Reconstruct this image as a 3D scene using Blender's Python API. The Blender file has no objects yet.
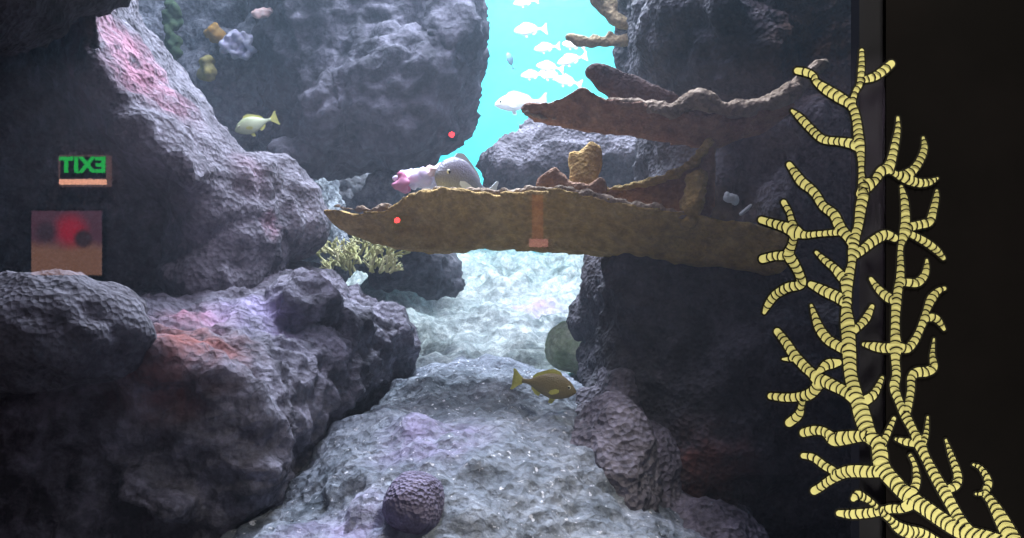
import bpy, bmesh, math, random
import numpy as np
from mathutils import Vector, Matrix, Euler

S = bpy.context.scene
COL = S.collection
F = 852.0            # focal length in pixels of the 1024x538 frame
EYE = 1.5            # eye height
GLASS_Y = 1.5        # the viewing window stands 1.5 m in front of the visitor


def at(px, py, Y):
    """world point at distance Y behind the eye's plane for a direction"""
    return Vector(((px - 512.0) / F * Y, Y, EYE - (py - 269.0) / F * Y))


# ------------------------------------------------------------------ noise
_rs = np.random.RandomState(7)
_perm = np.concatenate([_rs.permutation(256)] * 3)
_gr = _rs.normal(size=(256, 3))
_gr /= np.linalg.norm(_gr, axis=1)[:, None]


def perlin(p):
    pi = np.floor(p).astype(int)
    pf = p - pi
    pi &= 255
    u = pf * pf * pf * (pf * (pf * 6 - 15) + 10)
    out = np.zeros(len(p))
    for dx in (0, 1):
        for dy in (0, 1):
            for dz in (0, 1):
                h = _perm[_perm[_perm[(pi[:, 0] + dx) & 255] + ((pi[:, 1] + dy) & 255)] + ((pi[:, 2] + dz) & 255)]
                g = _gr[h]
                d = pf - np.array([dx, dy, dz])
                w = (u[:, 0] if dx else 1 - u[:, 0]) * (u[:, 1] if dy else 1 - u[:, 1]) * (u[:, 2] if dz else 1 - u[:, 2])
                out += w * (g * d).sum(1)
    return out


def rocky(p, seed, terms):
    """sum of noise terms: (amplitude, size, kind) kind n plain, b billow (rounded lumps), r ridged (creases)"""
    out = np.zeros(len(p))
    for k, (a, s, kind) in enumerate(terms):
        q = p / s + seed * 17.3 + k * 5.7
        v = perlin(q)
        if kind == 'b':
            v = np.abs(v) * 2 - 0.5
        elif kind == 'r':
            v = 0.5 - np.abs(v) * 2.2
        out += a * v
    return out


# ------------------------------------------------------------------ materials
def newmat(name):
    m = bpy.data.materials.new(name)
    m.use_nodes = True
    nt = m.node_tree
    for n in list(nt.nodes):
        nt.nodes.remove(n)
    out = nt.nodes.new('ShaderNodeOutputMaterial')
    return m, nt, out


def N(nt, t, **kw):
    n = nt.nodes.new(t)
    for k, v in kw.items():
        setattr(n, k, v)
    return n


def mixcol(nt, fac, a, b, mode='MIX'):
    n = nt.nodes.new('ShaderNodeMix')
    n.data_type = 'RGBA'
    n.blend_type = mode
    for sock, v in ((n.inputs[0], fac), (n.inputs[6], a), (n.inputs[7], b)):
        if isinstance(v, bpy.types.NodeSocket):
            nt.links.new(v, sock)
        elif isinstance(v, (int, float)):
            sock.default_value = v
        else:
            sock.default_value = (*v, 1)
    return n.outputs[2]


def noise_fac(nt, vec, scale, lo, hi, detail=5, rough=0.6, dist=0.0):
    t = N(nt, 'ShaderNodeTexNoise')
    t.inputs['Scale'].default_value = scale
    t.inputs['Detail'].default_value = detail
    t.inputs['Roughness'].default_value = rough
    t.inputs['Distortion'].default_value = dist
    nt.links.new(vec, t.inputs['Vector'])
    r = N(nt, 'ShaderNodeMapRange')
    r.inputs[1].default_value = lo
    r.inputs[2].default_value = hi
    nt.links.new(t.outputs[0], r.inputs[0])
    return r.outputs[0], t.outputs[0]


def rock_mat(name, dark, mid, light, pits=60.0, pit_strength=0.5, fine=25.0, fine_strength=0.6, patches=(), speck=None, rough=0.85, big=1.5):
    m, nt, out = newmat(name)
    b = N(nt, 'ShaderNodeBsdfPrincipled')
    b.inputs['Roughness'].default_value = rough
    b.inputs['Specular IOR Level'].default_value = 0.25
    nt.links.new(b.outputs[0], out.inputs[0])
    tc = N(nt, 'ShaderNodeTexCoord')
    geo = N(nt, 'ShaderNodeNewGeometry')
    vec = geo.outputs['Position']
    f1, _ = noise_fac(nt, vec, big, 0.35, 0.65)
    f2, _ = noise_fac(nt, vec, 9.0, 0.42, 0.68, 8, 0.7)
    c = mixcol(nt, f1, dark, mid)
    c = mixcol(nt, f2, c, light)
    f3, _ = noise_fac(nt, vec, 34.0, 0.35, 0.7, 4, 0.7)
    c = mixcol(nt, f3, mixcol(nt, 0.45, c, (0.01, 0.01, 0.012)), c)
    if speck:
        f4, _ = noise_fac(nt, vec, 60.0, 0.66, 0.72, 2, 0.5)
        c = mixcol(nt, f4, c, speck)
    for (cen, rad, colr, st) in patches:       # round tints: dark algae, plus reddish glow and violet light put into the colour
        d = N(nt, 'ShaderNodeVectorMath', operation='DISTANCE')
        nt.links.new(vec, d.inputs[0])
        d.inputs[1].default_value = cen
        r = N(nt, 'ShaderNodeMapRange')
        r.interpolation_type = 'SMOOTHSTEP'
        r.inputs[1].default_value = rad
        r.inputs[2].default_value = rad * 0.2
        nt.links.new(d.outputs['Value'], r.inputs[0])
        nf, _ = noise_fac(nt, vec, 14.0, 0.3, 0.62, 5, 0.65)
        mu = N(nt, 'ShaderNodeMath', operation='MULTIPLY')
        nt.links.new(r.outputs[0], mu.inputs[0])
        nt.links.new(nf, mu.inputs[1])
        m2 = N(nt, 'ShaderNodeMath', operation='MULTIPLY')
        nt.links.new(mu.outputs[0], m2.inputs[0])
        m2.inputs[1].default_value = st
        c = mixcol(nt, m2.outputs[0], c, colr)
    nt.links.new(c, b.inputs['Base Color'])
    # relief: fine grain plus coral pits
    n1 = N(nt, 'ShaderNodeTexNoise')
    n1.inputs['Scale'].default_value = fine
    n1.inputs['Detail'].default_value = 8
    n1.inputs['Roughness'].default_value = 0.65
    nt.links.new(vec, n1.inputs['Vector'])
    v = N(nt, 'ShaderNodeTexVoronoi')
    v.inputs['Scale'].default_value = pits
    nt.links.new(vec, v.inputs['Vector'])
    b1 = N(nt, 'ShaderNodeBump')
    b1.inputs['Strength'].default_value = fine_strength
    b1.inputs['Distance'].default_value = 0.035
    nt.links.new(n1.outputs[0], b1.inputs['Height'])
    b2 = N(nt, 'ShaderNodeBump')
    b2.inputs['Strength'].default_value = pit_strength
    b2.inputs['Distance'].default_value = 0.018
    nt.links.new(v.outputs['Distance'], b2.inputs['Height'])
    nt.links.new(b1.outputs[0], b2.inputs['Normal'])
    nt.links.new(b2.outputs[0], b.inputs['Normal'])
    return m


def plain(name, colr, rough=0.6, var=None, scale=8.0, spec=0.3, bump=0.0):
    m, nt, out = newmat(name)
    b = N(nt, 'ShaderNodeBsdfPrincipled')
    b.inputs['Roughness'].default_value = rough
    b.inputs['Specular IOR Level'].default_value = spec
    b.inputs['Base Color'].default_value = (*colr, 1)
    nt.links.new(b.outputs[0], out.inputs[0])
    tc = N(nt, 'ShaderNodeTexCoord')
    if var:
        f, raw = noise_fac(nt, tc.outputs['Object'], scale, 0.38, 0.64)
        nt.links.new(mixcol(nt, f, colr, var), b.inputs['Base Color'])
        if bump:
            bp = N(nt, 'ShaderNodeBump')
            bp.inputs['Strength'].default_value = bump
            bp.inputs['Distance'].default_value = 0.01
            nt.links.new(raw, bp.inputs['Height'])
            nt.links.new(bp.outputs[0], b.inputs['Normal'])
    return m


def glow(name, colr, strength):
    m, nt, out = newmat(name)
    e = N(nt, 'ShaderNodeEmission')
    e.inputs[0].default_value = (*colr, 1)
    e.inputs[1].default_value = strength
    nt.links.new(e.outputs[0], out.inputs[0])
    return m


# ------------------------------------------------------------------ object helpers
def tag(o, label=None, cat=None, group=None, kind=None):
    if label: o['label'] = label
    if cat: o['category'] = cat
    if group: o['group'] = group
    if kind: o['kind'] = kind
    return o


def link(name, me, mat=None, parent=None):
    o = bpy.data.objects.new(name, me)
    COL.objects.link(o)
    if mat is not None and me is not None:
        me.materials.append(mat)
    if parent is not None:
        o.parent = parent
    return o


def empty(name, loc, rot=(0, 0, 0)):
    o = bpy.data.objects.new(name, None)
    COL.objects.link(o)
    o.location = loc
    o.rotation_euler = rot
    o.empty_display_size = 0.05
    return o


def mesh_py(name, verts, faces, smooth=True):
    me = bpy.data.meshes.new(name)
    me.from_pydata([tuple(v) for v in verts], [], faces)
    if smooth:
        me.polygons.foreach_set('use_smooth', [True] * len(me.polygons))
    me.update()
    return me


def from_bm(name, bm, smooth=True):
    me = bpy.data.meshes.new(name)
    bm.to_mesh(me)
    bm.free()
    if smooth:
        me.polygons.foreach_set('use_smooth', [True] * len(me.polygons))
    me.update()
    return me


def coords(me):
    a = np.empty(len(me.vertices) * 3)
    me.vertices.foreach_get('co', a)
    return a.reshape(-1, 3)


def normals(me):
    a = np.empty(len(me.vertices) * 3, dtype=np.float32)
    me.vertices.foreach_get('normal', a)
    return a.reshape(-1, 3).astype(float)


def setco(me, a):
    me.vertices.foreach_set('co', a.ravel())
    me.update()


def evaluated(bm, mods, name):
    me = bpy.data.meshes.new('tmp')
    bm.to_mesh(me)
    bm.free()
    o = bpy.data.objects.new('tmp', me)
    COL.objects.link(o)
    for (t, kw) in mods:
        md = o.modifiers.new(t, t)
        for k, v in kw.items():
            setattr(md, k, v)
    dg = bpy.context.evaluated_depsgraph_get()
    dg.update()
    res = bpy.data.meshes.new_from_object(o.evaluated_get(dg))
    res.name = name
    bpy.data.objects.remove(o)
    bpy.data.meshes.remove(me)
    return res


def add_ball(bm, c, r, rot=None, sub=3):
    M = Matrix.Translation(c) @ (rot or Matrix()) @ Matrix.Diagonal((r[0], r[1], r[2], 1))
    bmesh.ops.create_icosphere(bm, subdivisions=sub, radius=1.0, matrix=M)


def resample(poly, n):
    p = np.array(poly, float)
    q = np.vstack([p, p[:1]])
    d = np.concatenate([[0], np.cumsum(np.linalg.norm(np.diff(q, axis=0), axis=1))])
    t = np.linspace(0, d[-1], n, endpoint=False)
    return np.stack([np.interp(t, d, q[:, k]) for k in range(q.shape[1])], 1)


def add_loft(bm, sections, n=56):
    """a solid through outlines at successive distances, [(Y, outline)]"""
    rings = []
    for (Y, poly) in sections:
        rings.append([bm.verts.new(at(x, y, Y)) for x, y in resample(poly, n)])
    for a, b in zip(rings, rings[1:]):
        for i in range(n):
            j = (i + 1) % n
            bm.faces.new((a[i], a[j], b[j], b[i]))
    for r, flip in ((rings[0], True), (rings[-1], False)):
        f = bm.faces.new(list(reversed(r)) if flip else r)
        bmesh.ops.triangulate(bm, faces=[f])
    bmesh.ops.recalc_face_normals(bm, faces=bm.faces[:])


def add_chain(bm, pts):
    """rounded chain through (px, py, Y, radius px)"""
    for a, b in zip(pts, pts[1:]):
        n = max(2, int(math.hypot(a[0] - b[0], a[1] - b[1]) / (0.5 * min(a[3], b[3])) + 1))
        for k in range(n + 1):
            t = k / n
            px, py, Y, r = [a[i] * (1 - t) + b[i] * t for i in range(4)]
            R = r / F * Y
            add_ball(bm, at(px, py, Y), (R, R, R), sub=2)


ROCKTERMS = [(0.10, 0.55, 'n'), (0.06, 0.24, 'b'), (0.045, 0.11, 'r'), (0.026, 0.055, 'r'), (0.014, 0.028, 'n')]


def rock(name, label, mat, lofts=(), balls=(), chains=(), voxel=0.022, smooth=8, terms=ROCKTERMS, gain=1.0, seed=1, cat='rock', group=None, box=None):
    bm = bmesh.new()
    for s in lofts:
        add_loft(bm, s)
    for (px, py, Y, rx, ry, rz, *rot) in balls:
        a = math.radians(rot[0]) if rot else 0.0
        add_ball(bm, at(px, py, Y), (rx / F * Y, rz, ry / F * Y), Matrix.Rotation(-a, 4, 'Y'), sub=4)
    for c in chains:
        add_chain(bm, c)
    me = evaluated(bm, [('REMESH', dict(mode='VOXEL', voxel_size=voxel)), ('SMOOTH', dict(factor=0.5, iterations=smooth))], name)
    co = coords(me)
    nn = normals(me)
    co = co + nn * (rocky(co, seed, terms) * gain)[:, None]
    cen = (co.max(0) + co.min(0)) / 2
    cen[2] = co[:, 2].min()
    setco(me, co - cen)
    me.polygons.foreach_set('use_smooth', [True] * len(me.polygons))
    o = link(name, me, mat)
    o.location = cen
    tag(o, label, cat, group)
    return o


# ------------------------------------------------------------------ rock materials
C_DARK, C_MID, C_LIGHT = (0.085, 0.078, 0.092), (0.17, 0.155, 0.175), (0.33, 0.31, 0.35)
PINK, RED = (0.50, 0.22, 0.29), (0.36, 0.13, 0.11)  # pink and red glow on the rock, put into its colour
LAV = (0.50, 0.42, 0.66)  # violet light on shelf and mound, put into the colour
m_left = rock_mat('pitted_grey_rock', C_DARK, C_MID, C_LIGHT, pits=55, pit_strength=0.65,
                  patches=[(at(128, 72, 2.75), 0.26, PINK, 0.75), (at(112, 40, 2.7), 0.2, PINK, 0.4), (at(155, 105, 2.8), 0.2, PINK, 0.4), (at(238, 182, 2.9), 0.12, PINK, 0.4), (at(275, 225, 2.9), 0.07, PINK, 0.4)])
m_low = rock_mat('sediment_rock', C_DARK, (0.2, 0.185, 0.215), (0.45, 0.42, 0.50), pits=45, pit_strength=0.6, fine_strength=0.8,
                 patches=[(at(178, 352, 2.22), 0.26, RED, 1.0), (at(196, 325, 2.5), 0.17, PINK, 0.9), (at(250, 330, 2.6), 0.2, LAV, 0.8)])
m_ledge = rock_mat('ledge_rock', C_DARK, C_MID, C_LIGHT, pits=70, pit_strength=0.6)
m_blue = rock_mat('hanging_rock', (0.028, 0.026, 0.034), (0.092, 0.086, 0.108), (0.21, 0.20, 0.245), pits=30, pit_strength=0.5)
m_mound = rock_mat('sandy_mound', (0.11, 0.135, 0.16), (0.31, 0.35, 0.41), (0.58, 0.62, 0.70), pits=40, pit_strength=0.7, fine_strength=0.9,
                   speck=(0.85, 0.85, 0.9), patches=[(at(430, 430, 2.2), 0.22, LAV, 0.7), (at(330, 520, 1.9), 0.2, LAV, 0.7), (at(500, 390, 2.7), 0.16, (0.2, 0.16, 0.2), 0.3)])
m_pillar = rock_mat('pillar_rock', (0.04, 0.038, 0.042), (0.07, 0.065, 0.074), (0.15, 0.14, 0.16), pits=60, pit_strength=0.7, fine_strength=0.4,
                    patches=[(at(700, 480, 2.4), 0.25, (0.24, 0.08, 0.06), 0.9), (at(830, 45, 2.8), 0.35, (0.2, 0.11, 0.07), 0.9)])  # reddish glows painted into the pillar's colour
m_green = rock_mat('algae_boulder', (0.42, 0.52, 0.3), (0.6, 0.7, 0.44), (0.8, 0.84, 0.62), pits=30)
m_sand = rock_mat('reef_sand', (0.11, 0.13, 0.14), (0.33, 0.36, 0.38), (0.6, 0.62, 0.63), pits=14, pit_strength=0.8, fine=12, fine_strength=1.0,
                  patches=[(at(530, 292, 6.0), 0.35, (0.4, 0.25, 0.5), 0.8)])
m_bumpy = rock_mat('brain_coral', (0.17, 0.15, 0.23), (0.27, 0.23, 0.34), (0.38, 0.33, 0.46), pits=110, pit_strength=0.7, fine_strength=0.3)
m_crust = rock_mat('encrusted_rock', (0.14, 0.15, 0.19), (0.3, 0.31, 0.38), (0.6, 0.62, 0.72), pits=28, pit_strength=0.9, fine_strength=1.0)

# ------------------------------------------------------------------ the rockwork
rock('rock_buttress', 'tall leaning grey rock wall with painted pink glow along its brightly lit ridge', m_left,
     lofts=[[(2.55, [(66, -90), (92, -90), (97, 15), (103, 62), (138, 112), (184, 152), (196, 176), (180, 182), (140, 150), (100, 112), (72, 70), (66, 15)]),
             (2.9, [(20, -90), (118, -90), (122, 5), (140, 40), (172, 90), (226, 140), (252, 180), (220, 220), (150, 190), (90, 130), (40, 70)]),
             (3.4, [(20, -90), (132, -90), (134, 5), (160, 40), (205, 95), (232, 132), (270, 180), (240, 262), (150, 190), (60, 130), (20, 60)])],
            [(3.0, [(-180, -90), (120, -90), (140, 60), (200, 150), (230, 220), (230, 340), (-180, 340)]),
             (3.5, [(-160, -90), (130, -90), (150, 60), (210, 140), (250, 220), (250, 340), (-160, 340)])]],
     balls=[(250, 208, 3.25, 64, 50, 0.28, 25), (228, 248, 3.0, 54, 48, 0.24), (288, 216, 3.2, 30, 42, 0.22), (206, 225, 3.06, 26, 62, 0.26), (218, 278, 2.93, 46, 30, 0.22), (232, 212, 3.05, 54, 52, 0.26), (212, 198, 2.88, 36, 46, 0.22), (238, 185, 2.98, 40, 34, 0.2)],
     seed=3, gain=0.5, voxel=0.014, smooth=5)
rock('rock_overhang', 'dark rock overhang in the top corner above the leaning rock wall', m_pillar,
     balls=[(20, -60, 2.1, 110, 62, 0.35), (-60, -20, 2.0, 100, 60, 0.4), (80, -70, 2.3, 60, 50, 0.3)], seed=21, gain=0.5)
rock('rock_ledge', 'smooth domed grey boulder in front of the dark recess', m_ledge,
     balls=[(50, 330, 2.05, 98, 62, 0.24), (-60, 340, 2.05, 110, 66, 0.3), (105, 328, 2.08, 42, 40, 0.17)], seed=5, gain=0.4, voxel=0.014)
rock('rock_shelf', 'broad grey rock mass with painted red glow and knobbly sloping top', m_low,
     lofts=[[(2.12, [(-120, 372), (40, 366), (100, 358), (150, 352), (215, 366), (272, 410), (262, 490), (190, 560), (150, 700), (-120, 700)]),
             (2.32, [(-120, 350), (60, 340), (140, 325), (215, 330), (280, 372), (296, 430), (262, 500), (200, 600), (-120, 700)]),
             (2.8, [(-120, 320), (130, 302), (210, 288), (300, 300), (372, 345), (385, 390), (320, 450), (240, 560), (-120, 700)]),
             (3.3, [(-120, 300), (140, 285), (240, 272), (310, 262), (372, 290), (416, 330), (424, 372), (380, 420), (300, 600), (-120, 700)])]],
     balls=[(302, 304, 2.72, 34, 22, 0.13), (340, 330, 2.95, 40, 34, 0.2), (160, 495, 2.1, 42, 20, 0.1, -25), (258, 488, 2.3, 24, 20, 0.1), (380, 340, 3.1, 36, 36, 0.2), (150, 345, 2.4, 60, 24, .15)],
     seed=8, gain=0.85, voxel=0.014, smooth=6)
rock('hanging_rock', 'huge bluish rock hanging from above beside the open blue water', m_blue,
     lofts=[[(4.0, [(300, -90), (462, -90), (458, 10), (462, 60), (458, 110), (434, 146), (398, 158), (350, 150), (318, 120), (290, 60)]),
             (4.4, [(250, -90), (498, -90), (477, 4), (470, 20), (480, 44), (476, 95), (470, 128), (454, 150), (426, 164), (380, 171), (320, 172), (285, 150), (262, 80)]),
             (5.2, [(240, -90), (508, -90), (480, 4), (476, 95), (462, 140), (426, 162), (330, 168), (270, 150), (250, 60)])]],
     balls=[(455, 30, 4.05, 28, 40, 0.2), (400, 90, 4.0, 60, 60, .25), (330, 110, 4.05, 30, 30, .2), (300, 160, 4.2, 40, 14, .25)], seed=12, gain=1.1, voxel=0.022)
rock('reef_wall', 'encrusted pale reef wall behind the yellow fish', m_crust,
     lofts=[[(4.9, [(120, -90), (300, -90), (300, 60), (310, 190), (330, 260), (120, 260)]),
             (5.6, [(80, -90), (320, -90), (320, 60), (340, 190), (360, 260), (80, 260)])]],
     balls=[(240, 48, 4.75, 24, 16, 0.15), (230, 80, 4.75, 22, 26, 0.15), (262, 60, 4.8, 20, 60, 0.15), (240, 115, 4.8, 30, 20, 0.15), (285, 110, 4.8, 24, 50, 0.2)],
     seed=14, gain=1.3, voxel=0.035)
rock('reef_outcrop', 'dim blue rocks far back under the hanging rock', m_blue,
     balls=[(350, 215, 6.0, 60, 52, 0.4), (405, 205, 6.0, 40, 38, 0.3), (300, 230, 6.0, 60, 60, 0.4), (440, 214, 6.1, 24, 30, .3)], seed=33, gain=1.3, voxel=0.03)
rock('reef_boulder', 'small bluish crusty rock wedged under the hanging rock', m_crust,
     balls=[(384, 190, 4.3, 20, 22, 0.15), (372, 205, 4.3, 22, 22, 0.15)], seed=15, gain=0.7, voxel=0.02)
rock('reef_boulder', 'dim blue grey rock beneath the tip of the brown coral branch', m_blue,
     balls=[(418, 268, 5.0, 42, 26, 0.3), (440, 280, 5.0, 26, 20, 0.25), (390, 272, 4.8, 26, 24, 0.25)], seed=16, gain=0.8, voxel=0.025)
rock('mid_rock', 'purple grey boulder standing behind the brown coral plates', m_left,
     balls=[(560, 170, 4.2, 72, 46, 0.4), (515, 168, 4.15, 34, 34, 0.3), (620, 170, 4.2, 80, 50, 0.4), (545, 138, 4.25, 34, 20, 0.25), (590, 205, 4.3, 90, 40, .4)], seed=17, gain=0.9, voxel=0.02)
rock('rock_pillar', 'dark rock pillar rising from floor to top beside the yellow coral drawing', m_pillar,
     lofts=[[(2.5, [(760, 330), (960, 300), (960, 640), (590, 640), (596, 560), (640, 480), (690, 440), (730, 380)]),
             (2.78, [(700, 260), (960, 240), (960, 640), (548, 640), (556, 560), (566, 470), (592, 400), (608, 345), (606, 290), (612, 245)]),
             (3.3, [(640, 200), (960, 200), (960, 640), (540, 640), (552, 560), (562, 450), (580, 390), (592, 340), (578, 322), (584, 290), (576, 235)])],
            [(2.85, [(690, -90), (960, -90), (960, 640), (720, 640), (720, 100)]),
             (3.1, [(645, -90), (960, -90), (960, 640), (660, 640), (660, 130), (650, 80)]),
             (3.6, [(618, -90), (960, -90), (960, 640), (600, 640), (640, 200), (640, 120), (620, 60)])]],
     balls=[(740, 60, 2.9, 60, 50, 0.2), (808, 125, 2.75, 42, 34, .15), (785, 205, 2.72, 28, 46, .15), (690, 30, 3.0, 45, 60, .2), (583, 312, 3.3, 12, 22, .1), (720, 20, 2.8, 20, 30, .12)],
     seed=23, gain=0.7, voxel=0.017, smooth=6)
rock('pillar_foot', 'pitted grey purple rock foot flaring out below the dark pillar', rock_mat('foot_rock', (0.11, 0.10, 0.115), (0.2, 0.175, 0.21), (0.38, 0.34, 0.40), pits=55, pit_strength=0.9),
     balls=[(618, 510, 2.6, 60, 80, 0.34), (612, 488, 2.42, 50, 88, 0.26), (622, 420, 2.72, 26, 50, 0.15), (690, 565, 2.45, 90, 70, 0.3), (592, 440, 2.8, 26, 50, 0.2), (650, 470, 2.62, 36, 50, .2)], seed=35, gain=0.5, voxel=0.014)
rock('sandy_mound', 'pale speckled mound of rubble in front of the olive fish', m_mound,
     balls=[(490, 408, 3.0, 118, 45, 0.5), (480, 438, 2.8, 125, 54, 0.5), (470, 520, 2.6, 190, 126, 0.85), (400, 560, 2.2, 200, 70, 0.6), (560, 560, 2.3, 140, 80, 0.6), (330, 620, 2.1, 160, 80, 0.5), (640, 600, 2.2, 100, 70, .4)],
     seed=27, gain=0.75, voxel=0.017, terms=[(0.08, 0.5, 'n'), (0.05, 0.2, 'b'), (0.035, 0.09, 'b'), (0.02, 0.04, 'r'), (0.01, 0.02, 'n')], cat='rubble mound')
rock('algae_boulder', 'round green algae covered boulder beside the rock pillar', m_green,
     balls=[(572, 345, 4.2, 28, 25, 0.16), (585, 350, 4.2, 24, 24, .15)], seed=30, gain=0.4, voxel=0.015)
rock('brain_coral', 'rounded pitted purple coral head sitting on the pale mound', m_bumpy,
     balls=[(414, 504, 1.92, 32, 34, 0.085), (414, 492, 1.93, 26, 22, 0.07)], seed=31, gain=0.12, voxel=0.008, cat='coral')

# ------------------------------------------------------------------ tank shell
def tank_floor():
    xs = np.arange(-3.0, 3.01, 0.032)
    ys = np.arange(1.62, 10.3, 0.04)
    X, Y = np.meshgrid(xs, ys)
    z = np.interp(Y, [1.6, 2.5, 4.0, 4.6, 6, 8, 9.5, 10.3], [0.5, 0.62, 0.9, 1.02, 1.27, 1.53, 1.66, 1.7])
    p = np.stack([X.ravel(), Y.ravel(), z.ravel()], 1)
    amp = np.clip((p[:, 1] - 1.5) / 4, 0.4, 1.2)
    p[:, 2] += amp * rocky(p, 41, [(0.2, 0.9, 'n'), (0.16, 0.38, 'b'), (0.10, 0.17, 'r'), (0.05, 0.08, 'n')])
    ny, nx = X.shape
    faces = [(j * nx + i, j * nx + i + 1, (j + 1) * nx + i + 1, (j + 1) * nx + i) for j in range(ny - 1) for i in range(nx - 1)]
    o = link('floor', mesh_py('floor', p, faces), m_sand)
    tag(o, 'pale rubble and sand slope rising to the back of the tank', 'floor', kind='structure')


tank_floor()


def box(name, lo, hi, mat, kind='structure', label=None, cat=None, bevel=0.0, parent=None):
    bm = bmesh.new()
    c = [(a + b) / 2 for a, b in zip(lo, hi)]
    bmesh.ops.create_cube(bm, size=1.0, matrix=Matrix.Diagonal((hi[0] - lo[0], hi[1] - lo[1], hi[2] - lo[2], 1)))
    if bevel:
        bmesh.ops.bevel(bm, geom=bm.edges[:], offset=bevel, segments=2, affect='EDGES')
    o = link(name, from_bm(name, bm, False), mat, parent)
    o.location = c
    if kind: o['kind'] = kind
    if label: o['label'] = label
    if cat: o['category'] = cat
    return o


m_backblue = plain('water_glow_blue', (0.015, 0.50, 0.62), 0.9, (0.03, 0.58, 0.66), 0.8)  # glow of the open water put into the wall colour
m_tank = plain('tank_side_paint', (0.05, 0.12, 0.16), 0.9, (0.07, 0.15, 0.2), 1.5)
m_black = plain('black_wall_paint', (0.006, 0.0055, 0.0055), 1.0, (0.008, 0.007, 0.007), 3, spec=0.0)
m_hall = plain('dark_hall_paint', (0.20, 0.18, 0.20), 0.9, (0.23, 0.2, 0.23), 2)
m_carpet = plain('dark_carpet', (0.03, 0.03, 0.035), 1.0, (0.05, 0.048, 0.05), 60)
m_edge = plain('window_edge', (0.02, 0.02, 0.023), 0.9, spec=0.0)
box('wall_back', (-4, 10.3, -0.2), (4, 10.5, 5), m_backblue, label='tank back wall coloured as glowing blue water', cat='wall')
box('wall_tank_left', (-3.2, 1.7, -0.2), (-3.0, 10.3, 5), m_tank, label='dark blue left wall of the tank', cat='wall')
box('wall_tank_right', (3.0, 1.7, -0.2), (3.2, 10.3, 5), m_tank, label='dark blue right wall of the tank', cat='wall')
WX = (886 - 512) / F * GLASS_Y
WL, WB, WT = -1.75, 0.45, 2.75
box('wall_right', (WX, GLASS_Y, 0), (4.2, GLASS_Y + 0.05, 3.4), m_black, label='black wall panel beside the viewing window', cat='wall')
box('wall_left', (-4.2, GLASS_Y, 0), (WL, GLASS_Y + 0.2, 3.4), m_black, label='black wall left of the viewing window', cat='wall')
box('wall_below', (WL, GLASS_Y, 0), (WX, GLASS_Y + 0.2, WB), m_black, label='black wall under the viewing window', cat='wall')
box('wall_above', (WL, GLASS_Y, WT), (WX, GLASS_Y + 0.2, 3.4), m_black, label='black wall over the viewing window', cat='wall')
box('trim_1', (WX - 0.042, GLASS_Y + 0.012, WB), (WX, GLASS_Y + 0.05, WT), m_edge, label='dark grey upright edge of the viewing window', cat='trim')
HB = -3.2
box('floor_hall', (-4.2, HB, -0.1), (4.2, GLASS_Y, 0), m_carpet, label='dark carpet of the visitor hall', cat='floor')
box('ceiling', (-4.2, HB, 3.4), (4.2, GLASS_Y + .2, 3.5), m_hall, label='dark ceiling of the visitor hall', cat='ceiling')
box('wall_hall_back', (-4.2, HB - 0.15, 0), (4.2, HB, 3.4), m_hall, label='dark back wall of the visitor hall', cat='wall')
box('wall_hall_left', (-4.35, HB, 0), (-4.2, GLASS_Y, 3.4), m_hall, label='dark left wall of the visitor hall', cat='wall')
box('wall_hall_right', (4.2, HB, 0), (4.35, GLASS_Y, 3.4), m_hall, label='dark right wall of the visitor hall', cat='wall')


def window_glass():
    m, nt, out = newmat('window_glass')
    tr = N(nt, 'ShaderNodeBsdfTransparent')
    gl = N(nt, 'ShaderNodeBsdfGlossy')
    gl.inputs['Roughness'].default_value = 0.0
    mx = N(nt, 'ShaderNodeMixShader')
    mx.inputs[0].default_value = 0.10
    nt.links.new(tr.outputs[0], mx.inputs[1])
    nt.links.new(gl.outputs[0], mx.inputs[2])
    nt.links.new(mx.outputs[0], out.inputs[0])
    me = mesh_py('window_1', [(WL, GLASS_Y + .002, WB), (WX, GLASS_Y + .002, WB), (WX, GLASS_Y + .002, WT), (WL, GLASS_Y + .002, WT)], [(0, 1, 2, 3)], False)
    o = link('window_1', me, m)
    tag(o, 'large clear viewing window of the aquarium', 'window', kind='structure')


window_glass()

HAZE = 0.026
def water():
    m, nt, out = newmat('tank_water')
    v = N(nt, 'ShaderNodeVolumeScatter')
    v.inputs['Color'].default_value = (0.68, 0.86, 1.0, 1)
    v.inputs['Density'].default_value = HAZE
    v.inputs['Anisotropy'].default_value = 0.2
    nt.links.new(v.outputs[0], out.inputs['Volume'])
    o = box('water', (-2.99, GLASS_Y + .21, 0.0), (2.99, 10.29, 4.6), m, label='hazy blue water filling the tank', cat='water')


if HAZE > 0:
    water()

# ------------------------------------------------------------------ brown elkhorn coral
m_elk = rock_mat('brown_elkhorn', (0.50, 0.30, 0.075), (0.66, 0.42, 0.115), (0.72, 0.49, 0.18), pits=90, pit_strength=0.5, fine=18, fine_strength=0.5)
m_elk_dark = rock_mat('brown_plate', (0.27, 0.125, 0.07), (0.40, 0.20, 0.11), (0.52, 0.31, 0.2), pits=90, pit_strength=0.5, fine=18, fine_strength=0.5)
m_rim = rock_mat('coral_rim', (0.3, 0.21, 0.13), (0.42, 0.30, 0.20), (0.56, 0.43, 0.31), pits=80, pit_strength=0.6)


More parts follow.
